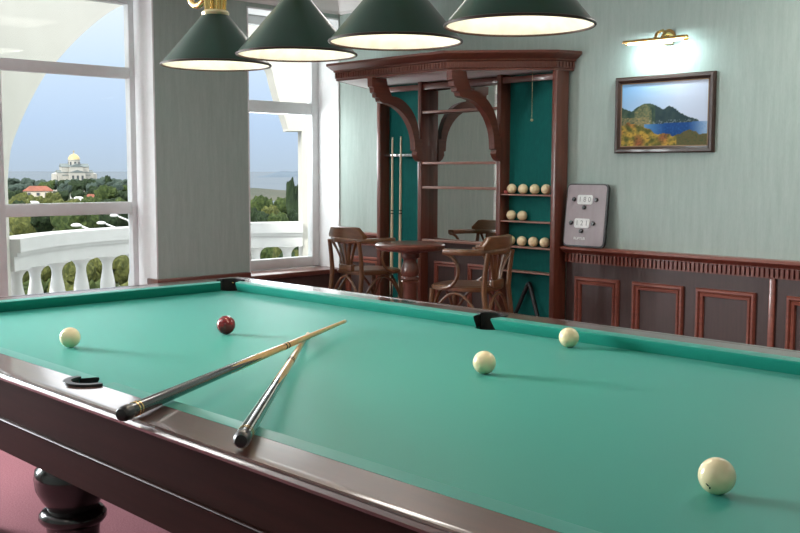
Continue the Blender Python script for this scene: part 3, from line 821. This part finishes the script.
tb = thing('pedestal_table', 'small round wooden table on a turned column between the two armchairs', 'table', (TBX, TBY, PZ))
c = (TBX, TBY, .020)
MB().lathe([(.195, .862), (.214, .868), (.222, .876), (.226, .888), (.226, .898), (.218, .906), (.20, .909)], c, 56).build('tabletop', 'table_red_x', tb, 40)
MB().lathe([(.085, .862), (.085, .85), (.060, .842), (.060, .815), (.048, .808), (.042, .795), (.048, .77), (.058, .74), (.060, .715), (.050, .695), (.058, .690), (.060, .678), (.050, .670), (.058, .662), (.050, .652), (.047, .645), (.046, .36), (.058, .345), (.060, .30), (.07, .27)], c, 32).build('column', 'table_red_z', tb, 40)
MB().lathe([(.06, .275), (.10, .25), (.145, .225), (.155, .215), (.155, PZ + .001 - .020)], c, 40).build('base', 'table_red_x', tb, 40)

# ------------------------------------------------------------------ loggia outside: arched wall, balustrade
OC = Vector((-1.90, 2.45, 0)); OR = 2.65
def cyl(th, z, r=OR): t = R_(th); return Vector((OC.x - r * math.cos(t), OC.y + r * math.sin(t), z))
ctrl = [(-49.5, 1.30), (-48.3, 1.45), (-46.8, 1.58), (-42.5, 1.78), (-38.5, 1.96), (-33.4, 2.184), (-29.5, 2.32), (-21, 2.62), (-12.6, 2.876), (-5, 3.00), (2, 3.03), (9, 2.98), (15, 2.84), (19.5, 2.66), (23.2, 2.46), (24.3, 2.28), (25.2, 2.12), (26.4, 1.95), (27.2, 1.82)]
def cat(p, n=5):
    out = []
    for i in range(len(p) - 1):
        a, b = p[max(i - 1, 0)], p[i]; c, d = p[i + 1], p[min(i + 2, len(p) - 1)]
        for k in range(n):
            t = k / n; out.append(tuple(.5 * (2 * b[j] + (c[j] - a[j]) * t + (2 * a[j] - 5 * b[j] + 4 * c[j] - d[j]) * t * t + (3 * b[j] - a[j] - 3 * c[j] + d[j]) * t ** 3) for j in range(2)))
    return out + [p[-1]]
ar = cat(ctrl)
m = MB(); TH = .30; ZO = 3.3
for ra, flip in ((OR, 0),):
    cols = [(th, z) for th, z in ar]
    V = [[m.bm.verts.new(cyl(th, z, r)) for (th, z) in cols] for r in (OR, OR + TH)]
    T = [[m.bm.verts.new(cyl(th, ZO, r)) for (th, z) in cols] for r in (OR, OR + TH)]
    for i in range(len(cols) - 1):
        m.bm.faces.new((V[0][i], V[0][i + 1], T[0][i + 1], T[0][i])); m.bm.faces.new((V[1][i], T[1][i], T[1][i + 1], V[1][i + 1]))
        m.bm.faces.new((V[0][i], V[1][i], V[1][i + 1], V[0][i + 1])); m.bm.faces.new((T[0][i], T[0][i + 1], T[1][i + 1], T[1][i]))
def arcblock(m, t0, t1, z0, z1, r0, r1, n=8):
    P = arc((0, 0), r0, t0, t1, n) + arc((0, 0), r1, t1, t0, n)
    m.prism(P, z0, z1, lambda a, b, h: Vector((OC.x - a, OC.y + b, h)))
arcblock(m, 30.3, 62, -.3, 1.80, OR, OR + TH); arcblock(m, 27.2, 62, 1.80, ZO, OR, OR + TH)
arcblock(m, -73, -49.5, -.3, ZO, OR, OR + TH)  # pier lengthened out of view to keep the sun off the reveal
o = struct(m.build('wall_outside', 'plaster', None, 25), 'curved outer loggia wall with a wide arch', 'wall')
m = MB(); arcblock(m, -90, 75, -.32, -.02, .02, OR + .45, 24); struct(m.build('balcony_floor', 'stone_white', None, 0), 'balcony floor outside the windows', 'floor')
bal = thing('balustrade', 'white stone balustrade curving round the balcony outside the windows', 'balustrade', tuple(cyl(-10, 0)))
m = MB(); arcblock(m, -49.4, 30.2, .745, .852, OR - .08, OR + .16, 40); arcblock(m, -49.4, 30.2, .715, .745, OR - .055, OR + .135, 40); arcblock(m, -49.4, 30.2, .598, .715, OR - .030, OR + .11, 40); m.build('handrail', 'stone_white', bal, 0)
m = MB(); arcblock(m, -49.4, 30.2, -.02, .20, OR - .06, OR + .14, 40); m.build('plinth', 'stone_white', bal, 0)
bp = [(.066, .20), (.066, .225), (.050, .235), (.060, .265), (.068, .30), (.067, .34), (.060, .39), (.050, .44), (.044, .48), (.044, .515), (.052, .545), (.068, .570), (.090, .587), (.120, .598)]
b0 = None
for k in range(11):
    th = -44.6 + k * 7.15
    if b0 is None: b0 = MB().lathe(bp, (0, 0, 0), 24).build('baluster', 'stone_white', bal, 50); o = b0
    else: o = b0.copy(); COL.objects.link(o)
    p = cyl(th, 0, OR + .04); o.location = p

# ------------------------------------------------------------------ the land and sea outside
GZ = -12.0
m = MB(); m.prism([(-2.9, -9), (-2.9, 30)] + [tuple(far(px, d).xy) for px, d in ((420, 60), (330, 330), (300, 390), (262, 420), (235, 520), (205, 800), (160, 1100), (60, 1200), (-60, 1200), (-300, 900))], GZ - 6, GZ)
struct(m.build('ground', 'grass', None, 0), 'grassy land below the building', 'ground')
m = MB(); m.prism([tuple(far(px, d).xy) for px, d in ((-600, 100), (700, 100), (700, 14000), (-600, 14000))], GZ - 5, GZ - 4)
struct(m.build('sea', 'sea', None, 0), 'pale blue sea on the horizon', 'sea')
def ridge(name, pts, d, thick, z0, mat, label):
    m = MB(); ring = []
    n = len(pts)
    rows = []
    for px, py in pts:
        top = farz(py, d); A = far(px, d - thick); B = far(px, d); C_ = far(px, d + thick)
        rows.append([m.bm.verts.new((A.x, A.y, z0)), m.bm.verts.new((B.x, B.y, max(top, z0 + .5))), m.bm.verts.new((C_.x, C_.y, z0))])
    for A, B in zip(rows, rows[1:]):
        for k in range(2): m.bm.faces.new((A[k], A[k + 1], B[k + 1], B[k]))
        m.bm.faces.new((A[2], A[0], B[0], B[2]))
    m.bm.faces.new(rows[0]); m.bm.faces.new(rows[-1][::-1])
    return struct(m.build(name, mat, None, 60), label, 'land')
ridge('headland', [(258, 176.6), (264, 176), (270, 174.4), (277, 172), (284, 171.2), (292, 171.6), (300, 171.4), (320, 171), (350, 172)], 2700, 120, GZ - 4, 'headland', 'hazy far headland across the water')
ridge('spit', [(225, 189), (240, 188.6), (255, 188), (268, 189), (280, 190), (292, 190.6), (305, 192)], 640, 60, GZ - 4, 'scrub', 'low scrubby spit of land before the sea')

# trees
def crown_mesh(name, lumps, mat, seed, sub=3):
    rnd = random.Random(seed); m = MB()
    for c, r, sc in lumps: m.sphere(c, r, sub, sc)
    for v in m.bm.verts:
        p = v.co; k = noise.noise(p * 3.1 + Vector((seed, 0, 0))) * .16 + noise.noise(p * 8.0 + Vector((0, seed, 0))) * .13 + noise.noise(p * 17 + Vector((0, 0, seed))) * .06
        v.co += p.normalized() * k
    bmesh.ops.recalc_face_normals(m.bm, faces=m.bm.faces)
    me = bpy.data.meshes.new(name); m.bm.to_mesh(me); m.bm.free(); me.materials.append(MATS[mat])
    for p in me.polygons: p.use_smooth = False
    return me
def round_lumps(seed, n=9):
    r = random.Random(seed); out = [((0, 0, .62), .34, (1, 1, .85))]
    for k in range(n):
        a = r.uniform(0, 2 * PI); q = r.uniform(.15, .32); out.append(((q * math.cos(a), q * math.sin(a), r.uniform(.42, .86)), r.uniform(.13, .22), (1, 1, .9)))
    return out
def tall_lumps(seed):
    r = random.Random(seed); return [((r.uniform(-.05, .05), r.uniform(-.05, .05), .22 + .68 * k / 9), .15 * (1.15 - .75 * (k / 9) ** 1.6), (1, 1, 1.25)) for k in range(10)]
CR = {}
for mt in ('leaf_dark', 'leaf_mid', 'leaf_olive', 'leaf_hazy'):
    for sd in (1, 2, 3): CR[mt, sd] = crown_mesh('crown', round_lumps(sd), mt, sd)
CR['tall', 1] = crown_mesh('crown', tall_lumps(5), 'leaf_dark', 5)
CR['tall', 2] = crown_mesh('crown', tall_lumps(6), 'leaf_mid', 6)
tm = MB().tube([(0, 0, -.05), (0, 0, .25), (.02, 0, .55)], [.035, .028, .015], 8)
bmesh.ops.recalc_face_normals(tm.bm, faces=tm.bm.faces); trunk_me = bpy.data.meshes.new('trunk'); tm.bm.to_mesh(trunk_me); tm.bm.free(); trunk_me.materials.append(MATS['bark'])
STANDING = []
def tree(px, d, top_py, width_px, key, label, group, base=GZ, name='tree'):
    w_ = width_px / FPX
    for q in (1, .96, 1.04, .92, 1.08, .88, 1.12, .84, 1.16, .80, 1.2, 1.25, .76, 1.3, 1.4, .7, 1.5):
        p = far(px, d * q); wd = w_ * d * q
        if all((p - p2).length > .56 * (wd + w2) for p2, w2 in STANDING): break
    d *= q; STANDING.append((p, wd))
    top = farz(top_py, d); h = top - base
    t = thing(name, label, 'tree', (p.x, p.y, base), group, 0, True); WORLD[t.name] = Matrix()
    t.rotation_euler = (0, 0, random.uniform(0, 6.28))
    for nm, me in (('crown', CR[key]), ('trunk', trunk_me)):
        o = bpy.data.objects.new(nm, me); COL.objects.link(o); o.parent = t
        if key[0] == 'tall': o.scale = (wd / .34, wd / .34, h)
        else:
            ch_ = min(h, wd * 1.25); o.scale = (wd / .9, wd / .9, ch_); o.location = (0, 0, h - ch_)
        if nm == 'trunk': o.scale = (h * .35, h * .35, h); o.location = (0, 0, 0)
    return t
# right-hand window
tree(293, 105, 179.5, 21, ('tall', 1), 'tall dark green tree in the right window beside the white arch pillar', 'trees seen through the right window')
tree(284, 118, 197, 20, ('leaf_mid', 1), 'bushy tree just left of the tall tree in the right window', 'trees seen through the right window')
tree(260, 120, 196, 28, ('leaf_mid', 2), 'round light green tree at the left edge of the right window', 'trees seen through the right window')
tree(272, 110, 206, 22, ('leaf_olive', 3), 'low olive tree in the middle of the right window', 'trees seen through the right window')
for px, d, t, w, k in ((250, 95, 207, 26, ('leaf_dark', 1)), (265, 84, 212, 24, ('leaf_dark', 2)), (280, 80, 213, 24, ('leaf_mid', 3)), (296, 82, 210, 26, ('leaf_dark', 3)), (310, 90, 206, 26, ('leaf_mid', 1)), (240, 130, 203, 30, ('leaf_mid', 3)), (318, 140, 200, 30, ('leaf_dark', 1))):
    tree(px, d, t, w, k, 'low bushy tree just above the balcony rail in the right window', 'low trees in the right window')
# left-hand glazing: named near trees, then the distant wood
tree(24, 150, 212, 34, ('leaf_olive', 1), 'olive tree at the left edge above the balustrade', 'trees above the balustrade on the left')
tree(44, 140, 208, 30, ('leaf_dark', 2), 'dark tree above the balustrade, left of the bright green tree', 'trees above the balustrade on the left')
tree(70, 135, 209, 40, ('leaf_mid', 3), 'broad bright green tree above the balustrade in the middle of the left glazing', 'trees above the balustrade on the left')
tree(96, 150, 208, 30, ('leaf_mid', 1), 'green tree above the balustrade near the street lamps', 'trees above the balustrade on the left')
tree(118, 140, 207, 34, ('leaf_dark', 3), 'dark tree above the balustrade at the right edge of the left glazing', 'trees above the balustrade on the left')
tree(106, 330, 186, 26, ('leaf_mid', 2), 'bright green tree right of the white house', 'trees round the houses')
tree(22, 330, 193, 16, ('leaf_olive', 2), 'olive bush left of the long red roof', 'trees round the houses')
tree(52, 320, 193, 18, ('leaf_olive', 3), 'olive bush in front of the long red roof', 'trees round the houses')
tree(108.5, 520, 175.8, 8, ('tall', 1), 'dark pointed tree standing out right of the church', 'trees round the church')
rnd = random.Random(3)
def wood_row(n, x0, x1, d, ty, w, keys, label, group, jitter=2.5):
    for k in range(n):
        px = x0 + (x1 - x0) * (k + .5) / n + rnd.uniform(-3, 3)
        tree(px, d * rnd.uniform(.94, 1.06), ty + rnd.uniform(-jitter, jitter), w * rnd.uniform(.85, 1.25), rnd.choice(keys), label, group)
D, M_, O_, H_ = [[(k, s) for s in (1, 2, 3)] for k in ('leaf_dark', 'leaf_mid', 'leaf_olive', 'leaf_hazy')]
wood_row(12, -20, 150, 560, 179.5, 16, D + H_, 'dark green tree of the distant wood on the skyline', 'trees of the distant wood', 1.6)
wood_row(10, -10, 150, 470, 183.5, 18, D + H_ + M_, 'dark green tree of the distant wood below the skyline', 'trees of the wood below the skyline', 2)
wood_row(4, 58, 98, 540, 180.5, 12, D, 'dark tree standing before the church', 'trees before the church', 1.0)
wood_row(10, -10, 155, 370, 189, 18, D + M_, 'green tree among the distant houses', 'trees among the houses', 2.5)
wood_row(9, -10, 155, 270, 197, 22, D + M_ + O_, 'green tree behind the lower window bar', 'trees behind the lower window bar', 3)
wood_row(7, 235, 330, 62, 246, 34, O_ + M_, 'green bush behind the balusters of the right window', 'bushes behind the right balusters', 4)
wood_row(7, 235, 330, 45, 262, 40, D + M_, 'low green bush at the foot of the right balusters', 'low bushes below the right balusters', 4)
wood_row(9, -10, 160, 200, 204, 26, D + M_, 'green tree behind the row above the balustrade', 'trees in the middle distance', 3)
wood_row(10, -10, 150, 95, 236, 32, O_ + M_, 'olive green tree seen through the balusters', 'trees seen through the balusters', 4)
wood_row(10, -10, 150, 70, 256, 36, O_, 'olive green bush seen between the balusters', 'bushes seen between the balusters', 4)
wood_row(9, -10, 150, 50, 284, 40, O_ + M_, 'low bush at the foot of the balusters', 'low bushes below the balcony', 4)

# houses
def house(px, d, w_px, y_eave, y_ridge, y_base, label, roof='roof_tile', wall='house_wall', rz=.3):
    p = far(px, d); w = w_px * d / FPX; ze, zr, zb = farz(y_eave, d), farz(y_ridge, d), farz(y_base, d); dp = w * .5
    t = thing('house', label, 'house', (p.x, p.y, zb), None, YAW + rz, True); WORLD[t.name] = Matrix()
    h = ze - zb
    MB().box((-w / 2, -dp / 2, 0), (w / 2, dp / 2, h)).build('walls', wall, t, 0)
    m = MB(); o = w * .04; r = zr - zb
    a = [m.bm.verts.new(q) for q in ((-w / 2 - o, -dp / 2 - o, h), (w / 2 + o, -dp / 2 - o, h), (w / 2 + o, dp / 2 + o, h), (-w / 2 - o, dp / 2 + o, h), (-w / 2 + dp * .4, 0, r), (w / 2 - dp * .4, 0, r))]
    for f in ((0, 1, 5, 4), (1, 2, 5), (2, 3, 4, 5), (3, 0, 4), (3, 2, 1, 0)): m.bm.faces.new([a[i] for i in f])
    m.build('roof', roof, t, 0)
    for k in range(3):
        x = -w * .3 + w * .3 * k
        MB().box((x - w * .05, -dp / 2 - .03 * w, h * .35), (x + w * .05, -dp / 2 + .02, h * .75)).build('window', 'church_window', t, 0)
    return t
house(39, 350, 27, 191.5, 186.5, 198, 'long low house with a red tiled roof among the trees')
house(92, 345, 12, 198.5, 194.5, 204, 'small house with a reddish roof right of the white house')
house(79, 340, 9, 198.5, 197.0, 208, 'small white house below the church', 'stone_white', 'stone_white')
house(77, 380, 12, 195.5, 192.5, 199, 'grey roofed house just behind the white house', 'church_roof', 'stone_white')
house(33, 262, 12, 203, 201.5, 208, 'white flat building at the lower bar of the left glazing', 'stone_white', 'stone_white')

# church on the hill
d = 620; cp_ = far(75.5, d); k_ = d / FPX; zb = farz(185, d)
ch = thing('church', 'white domed church rising above the distant wood', 'church', (cp_.x, cp_.y, zb), None, YAW + .5, True); WORLD[ch.name] = Matrix()
def Zp(py): return farz(py, d) - zb
MB().box((-13 * k_, -12 * k_, -4), (13 * k_, 12 * k_, Zp(176))).build('aisle_block', 'church_wall', ch, 0)
m = MB()
for sx, sy, w1, w2 in ((0, 0, 17, 7.5), (0, 0, 7.5, 17)):
    m.box((-w1 * k_, -w2 * k_, -4), (w1 * k_, w2 * k_, Zp(173)))
m.build('lower_cross', 'church_wall', ch, 0)
m = MB()
for w1, w2 in ((13.2, 6.2), (6.2, 13.2)): m.box((-w1 * k_, -w2 * k_, 0), (w1 * k_, w2 * k_, Zp(167.5)))
m.build('upper_cross', 'church_wall', ch, 0)
m = MB()
def gable(m, half, wid, z0, z1, axis):
    for s in (1,):
        P = [(-wid, z0), (wid, z0), (0, z1)]
        m.prism(P, -half, half, (lambda a, b, h: Vector((h, a, b))) if axis == 'x' else (lambda a, b, h: Vector((a, h, b))))
gable(m, 13.6 * k_, 6.8 * k_, Zp(167.6), Zp(164.2), 'x'); gable(m, 13.6 * k_, 6.8 * k_, Zp(167.6), Zp(164.2), 'y')
gable(m, 17.4 * k_, 8.0 * k_, Zp(173.1), Zp(170.5), 'x'); gable(m, 17.4 * k_, 8.0 * k_, Zp(173.1), Zp(170.5), 'y')
m.prism([(-13.3 * k_, -12.3 * k_), (13.3 * k_, -12.3 * k_), (13.3 * k_, 12.3 * k_), (-13.3 * k_, 12.3 * k_)], Zp(176), Zp(175.3))
m.build('roof', 'church_roof', ch, 0)
MB().lathe([(5.6 * k_, Zp(169)), (5.6 * k_, Zp(161.2)), (6.0 * k_, Zp(160.8)), (6.0 * k_, Zp(160.2))], (0, 0, 0), 16).build('drum', 'church_wall', ch, 30)
MB().lathe([(5.8 * k_, Zp(160.2)), (5.3 * k_, Zp(158)), (3.8 * k_, Zp(156)), (1.6 * k_, Zp(154.8)), (.3 * k_, Zp(154.3))], (0, 0, 0), 24).build('dome', 'church_gold', ch, 60)
MB().box((-.25 * k_, -.25 * k_, Zp(154.6)), (.25 * k_, .25 * k_, Zp(151.2))).box((-1.0 * k_, -.25 * k_, Zp(152.9)), (1.0 * k_, .25 * k_, Zp(152.4))).build('cross', 'church_gold', ch, 0)
for i in range(8):
    a = 2 * PI * i / 8; M4 = Matrix.Rotation(a, 4, 'Z'); m = MB().box((5.4 * k_, -.8 * k_, Zp(167)), (5.75 * k_, .8 * k_, Zp(162.5)))
    for v in m.bm.verts: v.co = M4 @ v.co
    m.build('window', 'church_window', ch, 0)
for a in (0, PI / 2, PI, 3 * PI / 2):
    for yy in (-3.2, 0, 3.2):
        M4 = Matrix.Rotation(a, 4, 'Z'); m = MB().box((12.3 * k_, (yy - .8) * k_, Zp(174)), (12.7 * k_, (yy + .8) * k_, Zp(170.5))).box((16.8 * k_, (yy * 1.4 - 1) * k_, Zp(181)), (17.2 * k_, (yy * 1.4 + 1) * k_, Zp(176)))
        for v in m.bm.verts: v.co = M4 @ v.co
        m.build('window', 'church_window', ch, 0)
for s in (1, -1):
    MB().lathe([(5 * k_, -4), (5 * k_, Zp(174.5)), (.2 * k_, Zp(172.5))], (s * 17 * k_, 0, 0), 20).build('apse', 'church_wall', ch, 40)

# street lamps
def street_lamp(px, d, py, label):
    p = far(px, d); zt = farz(py, d)
    t = thing('street_lamp', label, 'street lamp', (p.x, p.y, GZ), 'street lamps beyond the balustrade', YAW, True); WORLD[t.name] = Matrix()
    h = zt - GZ
    MB().tube([(1.8, 0, 0), (1.8, 0, h - .9), (1.5, 0, h - .4), (.5, 0, h)], .09, 8).build('pole', 'lamp_metal', t)
    MB().sphere((0, 0, h + .10), .5, 2, (1, .45, .38)).build('lamp_head', 'counter_white', t)
street_lamp(76, 90, 226.8, 'white street lamp head over the middle of the balustrade')
street_lamp(101, 105, 224.3, 'street lamp second from the right beyond the balustrade')
street_lamp(114, 112, 216.8, 'small street lamp head at the right beyond the balustrade')

# ------------------------------------------------------------------ light
def area(name, loc, size, power, color, rot=(0, 0, 0), sy=None):
    l = bpy.data.lights.new(name, 'AREA'); l.energy = power; l.color = color; l.size = size
    if sy: l.shape = 'RECTANGLE'; l.size_y = sy
    o = bpy.data.objects.new(name, l); COL.objects.link(o); o.location = loc; o.rotation_euler = rot; return o
for x in lx:
    l = bpy.data.lights.new('bulb_light', 'POINT'); l.energy = 2.4; l.color = (1, .90, .74); l.shadow_soft_size = .045
    o = bpy.data.objects.new('bulb_light', l); COL.objects.link(o); o.location = (x, LY, LZ + .075)
# ceiling lights added to brighten the room (all above or behind the view)
for i, (x, y, p) in enumerate(((-.3, -2.4, 8), (.1, 1.1, 6), (2.4, 1.80, 17), (2.9, -3.6, 4), (5.0, 1.6, 8), (5.3, -3.6, 4))):
    t = thing('added_ceiling_light', ['added square ceiling light near the balcony glazing', 'added square ceiling light before the cabinet', 'added square ceiling light over the wainscot', 'added square ceiling light near the front wall', 'added square ceiling light in the back corner', 'added square ceiling light behind the viewer'][i], 'ceiling light', (x, y, ZC))
    MB().box((x - .31, y - .31, ZC - .03), (x + .31, y + .31, ZC - .001), .006).build('frame', 'white_frame', t)
    MB().box((x - .28, y - .28, ZC - .034), (x + .28, y + .28, ZC - .031)).build('diffuser', 'fill_panel_glow', t, 0)
    area('added_ceiling_fill', (x, y, ZC - .045), .56, p, (1, .95, .88))
area('daylight_fill', (XG - .30, -2.50, 1.75), 1.4, 600, (.93, .97, 1), (0, R_(-90), R_(0)), 1.9)  # added area lamp outside the imagined window, stands in for brighter sky
area('daylight_fill', (XG - .28, 1.98, 1.65), .55, 34, (.95, .98, 1), (R_(0), R_(-90), R_(14)), 1.7)  # extra area lamp outside the right window, brightens long wall and sill
area('picture_lamp', (.845, YR - .118, 2.128), (.34), 2.2, (.78, .96, 1), (R_(45), 0, 0), .02)
sun = bpy.data.lights.new('sun', 'SUN'); sun.energy = 3.0; sun.color = (1, .95, .86); sun.angle = R_(2.5)
so = bpy.data.objects.new('sun', sun); COL.objects.link(so)
so.rotation_euler = Vector((.30, -.85, .62)).to_track_quat('Z', 'Y').to_euler()

w = bpy.data.worlds.new('world'); S.world = w; w.use_nodes = True; nt = w.node_tree
bg = nt.nodes['Background']; tc = nt.nodes.new('ShaderNodeTexCoord'); sx = nt.nodes.new('ShaderNodeSeparateXYZ')
nt.links.new(tc.outputs['Generated'], sx.inputs[0])
cr = nt.nodes.new('ShaderNodeValToRGB'); nt.links.new(sx.outputs['Z'], cr.inputs[0])
el = cr.color_ramp.elements
el[0].position = 0.0; el[0].color = (.46, .56, .68, 1)
el[1].position = .045; el[1].color = (.50, .64, .84, 1)
for p, c in ((.10, (.62, .76, .95)), (.165, (.82, .91, 1.0)), (.20, (3.0, 3.05, 3.1)), (.32, (3.2, 3.25, 3.3)), (.6, (2.2, 2.25, 2.3))):
    e_ = el.new(p); e_.color = (*c, 1)
nt.links.new(cr.outputs[0], bg.inputs[0]); bg.inputs[1].default_value = 1.0

S.view_settings.view_transform = 'Standard'; S.view_settings.look = 'None'
S.view_settings.exposure = 0.22; S.view_settings.gamma = 1.0; S.view_settings.use_curve_mapping = False
S.cycles.use_denoising = True
S.cycles.max_bounces = 8; S.cycles.diffuse_bounces = 5; S.cycles.glossy_bounces = 4; S.cycles.transparent_max_bounces = 8
S.cycles.sample_clamp_indirect = 6
S.cycles.caustics_reflective = False; S.cycles.caustics_refractive = False
